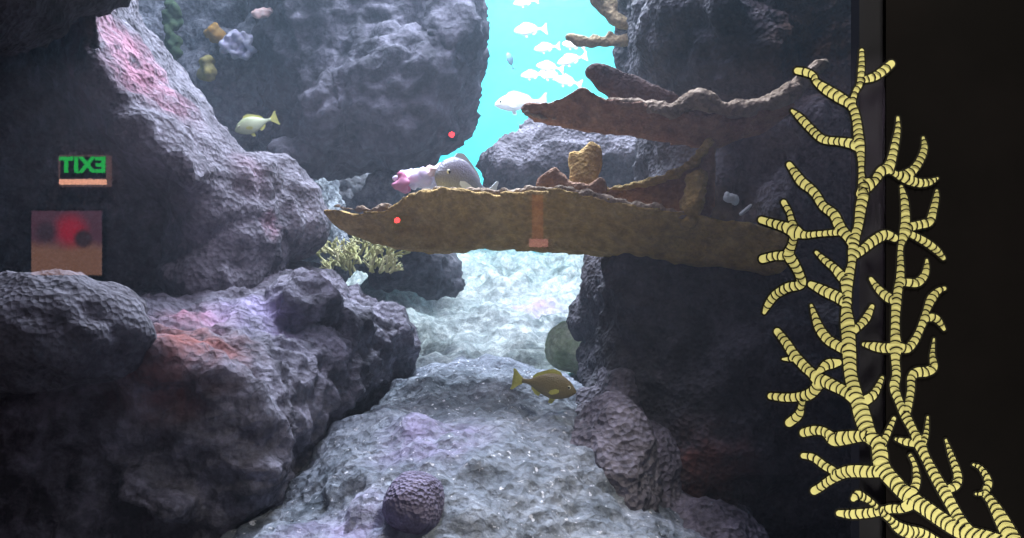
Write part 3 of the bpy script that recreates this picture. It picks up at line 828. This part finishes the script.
# ------------------------------------------------------------------ the yellow coral drawing on glass and wall
STROKES = [
 [(1012, 552, 26), (985, 540, 20), (962, 532, 15), (945, 522, 15), (925, 508, 15), (907, 495, 15), (894, 482, 15), (882, 467, 16), (879.5, 452, 16), (877, 443, 14), (869, 435, 15), (863, 419, 17), (859, 405, 16), (856, 397, 14), (850.5, 375, 13), (849, 352, 14), (848, 334, 14), (847, 322, 14), (846, 308, 10), (847, 296, 9), (846.5, 285, 12), (849, 274, 10), (851.5, 263, 8), (852.5, 250, 10), (855, 236, 10), (858, 226, 9), (860.5, 208, 11), (863, 194, 11), (862, 184, 9), (861, 172, 6), (860.8, 160, 7), (859.5, 146, 10), (858, 135, 10), (856, 119, 9), (851, 106, 9), (838, 97, 11), (825, 89, 10), (816, 82, 7), (813, 76, 7), (805, 72.4, 8), (797, 71, 7)],
 [(852, 103, 7), (855, 92.5, 6), (859.4, 84, 6.5), (861, 70, 7), (861.4, 60, 6), (861.4, 51, 5)],
 [(860, 81, 5), (866, 79.5, 7), (874, 77, 8.5), (883, 71, 9), (891, 64, 8)],
 [(857, 146, 11), (850, 143.5, 10), (838, 141.6, 8), (822.6, 139.4, 8), (811.4, 130, 8), (800, 118, 7.5), (792, 111, 3.5)],
 [(860, 194, 9), (866, 186, 14), (874, 181, 9), (880.6, 172, 10), (888.5, 167, 11), (892, 156.8, 9), (895, 143.4, 8), (897.4, 130, 6), (897.5, 118, 3.5)],
 [(889, 169, 8), (895, 174, 6), (904, 176, 12), (913, 170, 9), (920, 160, 8), (924, 148, 7), (922.8, 138, 3.5)],
 [(898, 175, 6), (906, 179, 10), (918.6, 183, 9), (929.7, 182, 7), (937, 178.4, 3)],
 [(1018, 552, 20), (1000, 517, 14), (990, 500, 9), (985, 493, 8), (988, 483, 8), (984, 473, 6.5), (979, 467, 5), (973, 464.5, 3)],
 [(986, 493.5, 5), (975.5, 493.7, 3)],
 [(968, 533, 15), (960, 521, 12), (950, 503, 11.5), (944, 492, 12), (937, 480, 11), (930, 467, 10), (924, 455, 9.5), (919, 443, 12), (913, 431, 8.5), (905, 415, 10), (898.5, 401, 8.5), (894, 387, 10), (896, 375, 9), (895, 359, 9), (895.6, 347, 13), (895, 337, 10), (895, 319, 9), (896, 303, 10), (897.5, 291, 9), (900, 275, 8.5), (900, 252, 6), (901, 244, 6.5), (904.5, 232, 11), (905, 222, 9.5), (905, 214, 9), (904, 200, 8), (901, 187, 4)],
 [(948, 489, 8), (955, 485, 10), (957.5, 478, 9), (956, 470, 8), (951, 456, 6.5), (945.5, 440, 3)],
 [(905, 228, 9), (918.6, 225, 8.5), (929, 221.5, 9), (933, 210, 8), (936, 197, 6), (936.4, 191, 3.5)],
 [(906, 232, 6), (914, 236, 7), (925, 242, 8), (936, 250, 7.5), (943, 258, 5)],
 [(853, 256, 9), (862, 250, 9), (874, 240.5, 10), (885, 235, 10), (894, 238, 8)],
 [(900, 282, 8), (907, 282.5, 8), (917, 282.5, 9), (924, 275.5, 8), (926.2, 267, 6), (926.4, 260, 3)],
 [(895, 301, 9), (887, 297, 9.5), (878, 289, 7.5), (870.6, 279, 4.5)],
 [(892, 348, 10), (883, 348, 10), (874, 346.5, 9), (863.5, 344.3, 4.5)],
 [(899, 347, 9), (907, 348.5, 9), (914, 341, 8.5), (919, 331, 7.5), (923, 321, 8), (926, 311, 7), (931, 299, 9.5), (938, 291, 6.5), (944, 288.5, 4.5)],
 [(925, 320, 5), (930, 317.5, 8), (937, 319.5, 7.5), (943.6, 329, 4)],
 [(905, 417, 8), (907.4, 408, 8), (910.5, 390, 8), (911, 378, 9), (916, 372.5, 10), (926, 371.5, 10), (933, 367, 9), (932, 355, 6), (933.5, 339, 2.5)],
 [(914, 443, 8), (905, 441.6, 7.5), (896, 439, 4)],
 [(922, 443, 8), (925.5, 434, 6), (927.3, 417, 2.8)],
 [(866, 400, 10), (874, 393.6, 8.5), (881.7, 378, 4.5)],
 [(879, 449, 9), (884, 440, 7.5), (888.5, 430, 6.5), (893.6, 418.5, 4.5)],
 [(854, 330, 8), (860, 325, 7.5), (866, 318, 8.5), (871.7, 306.5, 5)],
 [(847, 283, 11), (840, 275, 10), (833.7, 268, 8), (824, 260, 6.5), (816, 252.5, 4)],
 [(846, 303, 11), (838, 297.5, 11), (825, 291.5, 10.5), (816, 287, 8.5), (810.5, 284.5, 6.5)],
 [(849, 351, 12), (838, 346, 10), (827, 339, 10), (819, 328, 9.5), (814, 315, 6.5), (811, 305.5, 3.5)],
 [(853, 243, 12), (847, 236, 10), (840, 228, 11), (833.7, 215, 10), (822.6, 206, 9), (817, 197, 9), (811.4, 190, 9), (801.4, 182, 10), (794, 172, 8), (789, 165, 6.5)],
 [(842, 232, 7), (833.7, 232.7, 6.5), (818, 234, 6), (804, 235, 7.5), (794, 231, 13), (784, 227, 10), (774, 224, 8.5), (761, 220, 7)],
 [(795, 231, 9), (791, 220, 6.5), (789, 212.6, 6), (783.5, 202.5, 6)],
 [(794, 234, 9), (791.5, 245, 8), (788.5, 254.6, 11), (794, 264, 10), (799, 274, 9), (801, 283, 10), (796, 286, 9), (789, 287, 9.5), (780, 291.5, 9), (773, 297, 8.5), (767, 306, 7), (764, 312.5, 4)],
 [(789, 255.5, 9), (780, 255.8, 9), (773.5, 256.3, 8.5), (762.5, 259, 8.5)],
 [(853, 397, 13), (845, 391.5, 11), (836, 387, 11), (826, 382, 12), (818, 379, 13), (811, 372.5, 10), (804.7, 367, 10), (793.6, 354.6, 10), (786, 343, 9), (777, 331.5, 7.5)],
 [(793, 358, 7), (788, 359, 5), (782.4, 359, 2.5)],
 [(819, 371, 6), (826, 365, 10), (832, 363.5, 10), (838, 362.5, 7)],
 [(819, 382, 12), (814, 390, 11), (807, 395, 11), (796, 397, 9), (785, 397.5, 8.5), (770.5, 396, 7)],
 [(803, 396, 6), (801, 406, 6.5), (798, 415, 9), (789, 422.5, 9)],
 [(872, 437, 11), (862, 436, 11), (851, 437, 13), (839, 438.5, 14.5), (833, 439, 13), (826, 433, 9), (820, 430.5, 9), (812, 430.5, 9.5), (803.5, 432.5, 9)],
 [(880, 471, 12), (870, 471.5, 12), (858, 471, 12.5), (847, 471.5, 12), (838, 475, 11), (828, 481, 9), (820, 487, 8.5), (814, 490.5, 8.5)],
 [(837, 473, 6), (832, 470, 8), (824, 465.5, 8), (813, 457.5, 7.5), (803, 455.5, 6)],
 [(908, 505, 12), (900, 508.5, 9), (891, 508.5, 9), (880, 511, 9), (866, 513, 10), (851, 514, 9.5), (838.5, 513, 6.5)],
 [(853, 498.5, 6), (857, 495, 10), (863, 497, 8), (871, 502, 6), (881, 512, 6.5), (890, 519.5, 7), (898, 527, 11), (908, 531.5, 13), (922, 534, 11), (940, 545, 11)],
 [(908, 492, 12), (913, 489, 10), (916, 481, 8.5), (915.5, 472, 7), (914, 464, 5), (910, 455.5, 4.5)],
]


def drawing():
    D = empty('coral_wall_art', (at(885, 538, GLASS_Y).x, GLASS_Y, at(885, 538, GLASS_Y).z))
    tag(D, 'tall yellow coral drawing with black rings across the window edge and black wall', 'wall graphic')
    base = Vector(D.location)
    rs = random.Random(3)

    def smooth_path(st):
        p = np.array(st, float)
        n = len(p)
        # catmull-rom
        out = []
        for i in range(n - 1):
            p0, p1, p2, p3 = p[max(i - 1, 0)], p[i], p[i + 1], p[min(i + 2, n - 1)]
            m = max(2, int(np.hypot(*(p2 - p1)[:2]) / 1.5))
            for k in range(m):
                t = k / m
                out.append(0.5 * ((2 * p1) + (p2 - p0) * t + (2 * p0 - 5 * p1 + 4 * p2 - p3) * t * t + (3 * p1 - p0 - 3 * p2 + p3) * t ** 3))
        out.append(p[-1])
        return np.array(out)
    V = {'outline': [], 'fill': [], 'ring_lines': []}
    Fc = {'outline': [], 'fill': [], 'ring_lines': []}
    off = {'outline': 0.0008, 'fill': 0.0014, 'ring_lines': 0.0022}
    lift = [0.0]

    def add(layer, pts2):
        b = len(V[layer])
        for (x, y) in pts2:
            w = at(x, y, GLASS_Y) - base
            V[layer].append((w.x, -off[layer] - lift[0], w.z))
        return b

    def ribbon(layer, path, grow, root_cap):
        c = path[:, :2]
        t = np.gradient(c, axis=0)
        t /= np.linalg.norm(t, axis=1)[:, None] + 1e-9
        nrm = np.stack([-t[:, 1], t[:, 0]], 1)
        r = path[:, 2] / 2 + grow
        b = add(layer, np.concatenate([c + nrm * r[:, None], c - nrm * r[:, None]]))
        n = len(c)
        for i in range(n - 1):
            Fc[layer].append((b + i, b + i + 1, b + n + i + 1, b + n + i))
        for (k, sgn) in ((n - 1, 1), (0, -1)):
            ang0 = math.atan2(nrm[k][1], nrm[k][0])
            pts = [c[k]] + [c[k] + r[k] * np.array([math.cos(ang0 - sgn * math.pi * q / 10), math.sin(ang0 - sgn * math.pi * q / 10)]) for q in range(11)]
            bb = add(layer, pts)
            for q in range(10):
                Fc[layer].append((bb, bb + 1 + q, bb + 2 + q))
        return c, t, nrm, r
    for si, st in enumerate(STROKES):
        path = smooth_path(st)
        lift[0] = si * 0.000012
        ribbon('outline', path, 1.5, False)
        c, t, nrm, r = ribbon('fill', path, -0.35, False)
        s = np.concatenate([[0], np.cumsum(np.linalg.norm(np.diff(c, axis=0), axis=1))])
        pos = r[0] + 1.5 if si else 2.0
        while pos < s[-1] - 1.0:
            cx = np.array([np.interp(pos, s, c[:, 0]), np.interp(pos, s, c[:, 1])])
            tt = np.array([np.interp(pos, s, t[:, 0]), np.interp(pos, s, t[:, 1])])
            tt /= np.linalg.norm(tt)
            nn = np.array([-tt[1], tt[0]])
            rr = np.interp(pos, s, r) + 0.4
            bulge = rr * rs.uniform(0.25, 0.55)
            tilt = rs.uniform(-.22, .22)
            m = 8
            arc = []
            for q in range(m + 1):
                u = -1 + 2 * q / m
                arc.append(cx + nn * rr * u + tt * (bulge * (1 - u * u) - bulge * .5 + tilt * rr * u))
            arc = np.array(arc)
            dd = np.gradient(arc, axis=0)
            dd /= np.linalg.norm(dd, axis=1)[:, None]
            pp = np.stack([-dd[:, 1], dd[:, 0]], 1) * rs.uniform(0.58, 0.78)
            b = add('ring_lines', np.concatenate([arc + pp, arc - pp]))
            for q in range(m):
                Fc['ring_lines'].append((b + q, b + q + 1, b + m + 2 + q, b + m + 1 + q))
            pos += rs.uniform(4.6, 6.6) * (0.75 + rr * .055)
    my = plain('yellow_vinyl', (0.70, 0.66, 0.26), 0.7, (0.66, 0.61, 0.23), 6, spec=0.1)
    mk = plain('black_vinyl', (0.012, 0.011, 0.008), 0.7, spec=0.1)
    for nm, mt in (('outline', mk), ('fill', my), ('ring_lines', mk)):
        o = link(nm, mesh_py(nm, V[nm], Fc[nm], False), mt, D)
        # all faces look at the visitor
        bm = bmesh.new(); bm.from_mesh(o.data)
        for f in bm.faces:
            f.normal_update()
            if f.normal.y > 0: f.normal_flip()
        bm.to_mesh(o.data); bm.free()


drawing()

# ------------------------------------------------------------------ the visitor hall behind: what the window reflects
VD = GLASS_Y - HB + GLASS_Y   # distance of the back wall's mirror image
def hall(px, py, d=0.0):
    p = at(px, py, VD - d)
    return Vector((p.x, HB + d, p.z))


ex = empty('exit_sign', hall(85, 171, 0.03))
tag(ex, 'green lit exit sign with orange lamp bar mirrored in the window', 'sign')
w = 50 / F * VD / 2
h = 31 / F * VD / 2
box('housing', (-w, -0.03, -h), (w, 0.03, h), glow('sign_edge_light', (1.0, 0.55, 0.55), 0.9), None, bevel=0.006, parent=ex).location = (0, 0, 0)
cu = bpy.data.curves.new('lettering', 'FONT')
cu.body = 'EXIT'
cu.size = 0.15
cu.align_x = 'CENTER'
cu.align_y = 'CENTER'
cu.extrude = 0.002
cu.offset = 0.007
cu.space_character = 1.1
tmp = bpy.data.objects.new('tmp', cu)
COL.objects.link(tmp)
bpy.context.evaluated_depsgraph_get().update()
lm = bpy.data.meshes.new_from_object(tmp.evaluated_get(bpy.context.evaluated_depsgraph_get()))
bpy.data.objects.remove(tmp)
lt = link('lettering', lm, glow('exit_green', (0.02, 0.85, 0.12), 4.5))
lt.parent = ex
lt.location = (0, 0.034, 0.035)
lt.rotation_euler = (math.pi / 2, 0, math.pi)
box('face_panel', (-w * .9, 0.026, -h * .48), (w * .9, 0.032, h * .9), plain('sign_face', (0.01, 0.03, 0.015), 0.5), None, parent=ex)
lb = box('lamp_bar', (-w * .93, 0.028, -h * .9), (w * .93, 0.04, -h * .56), glow('lamp_orange', (1.0, 0.46, 0.30), 8.5), None, parent=ex)

po = empty('poster_lightbox', hall(68, 243, 0.02))
tag(po, 'dim orange and red lightbox poster below the exit sign mirrored in the window', 'poster')
pw, ph = 70 / F * VD / 2, 64 / F * VD / 2
box('case', (-pw - .015, -0.02, -ph - .015), (pw + .015, 0.02, ph + .015), plain('poster_case', (0.02, 0.02, 0.02), 0.5), None, bevel=0.004, parent=po).location = (0, 0, 0)


def poster_mat():
    m, nt, out = newmat('poster_picture')
    tc = N(nt, 'ShaderNodeTexCoord')
    sx = N(nt, 'ShaderNodeSeparateXYZ')
    nt.links.new(tc.outputs['Object'], sx.inputs[0])
    nf, raw = noise_fac(nt, tc.outputs['Object'], 6, 0.3, 0.7)
    sh = N(nt, 'ShaderNodeMath', operation='MULTIPLY_ADD')
    nt.links.new(raw, sh.inputs[0]); sh.inputs[1].default_value = 0.12
    nt.links.new(sx.outputs[2], sh.inputs[2])
    r = N(nt, 'ShaderNodeMapRange'); r.interpolation_type = 'SMOOTHSTEP'
    r.inputs[1].default_value = 0.0; r.inputs[2].default_value = 0.10
    nt.links.new(sh.outputs[0], r.inputs[0])
    c = mixcol(nt, r.outputs[0], (0.62, 0.30, 0.20), (0.26, 0.11, 0.17))

    def spot(c, cen, rad, soft, colr):
        d = N(nt, 'ShaderNodeVectorMath', operation='DISTANCE')
        nt.links.new(tc.outputs['Object'], d.inputs[0]); d.inputs[1].default_value = cen
        q = N(nt, 'ShaderNodeMapRange'); q.interpolation_type = 'SMOOTHSTEP'
        q.inputs[1].default_value = rad; q.inputs[2].default_value = rad * soft
        nt.links.new(d.outputs['Value'], q.inputs[0])
        return mixcol(nt, q.outputs[0], c, colr)
    c = spot(c, (0.03, 0.0, 0.09), 0.17, 0.2, (1.0, 0.04, 0.1))
    c = spot(c, (0.12, 0.0, 0.03), 0.085, 0.5, (0.12, 0.07, 0.09))
    c = spot(c, (-0.15, 0.0, 0.08), 0.11, 0.3, (0.12, 0.07, 0.1))
    e = N(nt, 'ShaderNodeEmission')
    e.inputs[1].default_value = 2.4
    nt.links.new(c, e.inputs[0])
    nt.links.new(e.outputs[0], out.inputs[0])
    return m


box('picture', (-pw, 0.019, -ph), (pw, 0.024, ph), poster_mat(), None, parent=po)
m_redled = glow('red_lamp', (1.0, 0.04, 0.05), 30.0)
for (px, py, lab) in ((397.5, 220.5, 'tiny red indicator lamp mirrored on the long brown branch'), (452, 135, 'tiny red indicator lamp mirrored on the hanging rock')):
    e = empty('indicator_lamp', hall(px, py, 0.0))
    tag(e, lab, 'lamp', 'red indicator lamps on the hall wall')
    bm = bmesh.new(); add_ball(bm, (0, 0.01, 0), (.045, .01, .045))
    link('mount', from_bm('mount', bm), m_edge, e)
    bm = bmesh.new(); add_ball(bm, (0, 0.022, 0), (.021, .014, .021))
    link('bulb', from_bm('bulb', bm), m_redled, e)
bn = empty('wall_sign', hall(539, 221, 0.01))
tag(bn, 'narrow pinkish red lit panel mirrored on the middle of the brown branch', 'sign')
q = 1 / F * VD
box('panel', (-7 * q, 0, -18 * q), (4 * q, 0.02, 26 * q), glow('dim_red_panel', (1.0, 0.25, 0.17), 0.9), None, parent=bn)
box('bright_bar', (-10 * q, 0, -26 * q), (9 * q, 0.03, -18 * q), glow('pink_bar', (1.0, 0.36, 0.34), 2.6), None, parent=bn)

# ------------------------------------------------------------------ light
def area(name, loc, aim, size, power, colr, spread=None, sy=None):
    l = bpy.data.lights.new(name, 'AREA')
    l.shape = 'RECTANGLE' if sy else 'SQUARE'
    l.size = size
    if sy: l.size_y = sy
    l.energy = power
    l.color = colr
    if spread: l.spread = math.radians(spread)
    o = bpy.data.objects.new(name, l)
    COL.objects.link(o)
    o.location = loc
    d = Vector(aim) - Vector(loc)
    o.rotation_euler = d.to_track_quat('-Z', 'Y').to_euler()
    return o


area('tank_lamp_front', (-0.1, 2.7, 3.9), (-0.4, 2.7, 1.2), 1.0, 46, (0.72, 0.72, 1.0))
area('tank_lamp_middle', (-0.1, 3.95, 4.3), (-0.1, 3.3, 1.0), 1.5, 390, (0.70, 0.81, 1.0))
area('tank_lamp_back', (-0.1, 6.1, 4.5), (0, 7.2, 1.2), 1.4, 520, (0.74, 0.9, 1.0))
area('tank_lamp_wall', (0.0, 8.8, 4.5), (0, 10.3, 2.2), 2.0, 190, (0.42, 0.93, 1.0), sy=0.6)
area('reef_wall_fill', (-1.75, 4.5, 4.3), (-1.5, 4.9, 2.2), 0.5, 18, (0.72, 0.8, 1.0))  # added fill, brightens the reef wall behind the hanging rock
area('hall_veil_fill', (0, -2.5, 3.3), (0, -3.2, 1.6), 7.0, 52, (0.90, 0.82, 1.0), 100, sy=0.15)  # added unseen light on the hall wall, veils the glass to lift blacks
area('washer_top', (0.75, 1.05, 3.3), (0.66, 1.5, 1.3), 0.3, 12, (1.0, 0.95, 0.82), 70)
area('decal_fill_low', (0.85, 1.0, 0.1), (0.66, 1.5, 1.2), 0.3, 4, (1.0, 0.95, 0.82), 70)  # added low fill, evens the light on the coral drawing

sp = bpy.data.lights.new('bulge_fill_spot', 'SPOT')  # added unseen spot, brightens the bulge of the leaning rock
sp.energy = 95
sp.color = (0.82, 0.78, 1.0)
sp.spot_size = math.radians(27)
sp.spot_blend = 0.7
sp.shadow_soft_size = 0.06
so = bpy.data.objects.new('bulge_fill_spot', sp)
COL.objects.link(so)
so.location = (0.15, 1.85, 3.3)
so.rotation_euler = (at(245, 222, 3.0) - so.location).to_track_quat('-Z', 'Y').to_euler()

W = bpy.data.worlds.new('World')
S.world = W
W.use_nodes = True
W.node_tree.nodes['Background'].inputs[0].default_value = (0.35, 0.45, 0.6, 1)
W.node_tree.nodes['Background'].inputs[1].default_value = 0.03

cam = bpy.data.cameras.new('camera')
cam.sensor_width = 36.0
cam.lens = 36.0 * F / 1024.0
cam.clip_start = 0.02
co = bpy.data.objects.new('camera', cam)
COL.objects.link(co)
co.location = (0, 0, EYE)
co.rotation_euler = (math.pi / 2, 0, 0)
S.camera = co
S.cycles.use_denoising = True
S.cycles.volume_bounces = 0
S.view_settings.view_transform = 'Standard'
S.view_settings.look = 'None'
S.view_settings.exposure = 0.0
S.view_settings.gamma = 1.0
S.view_settings.use_curve_mapping = False
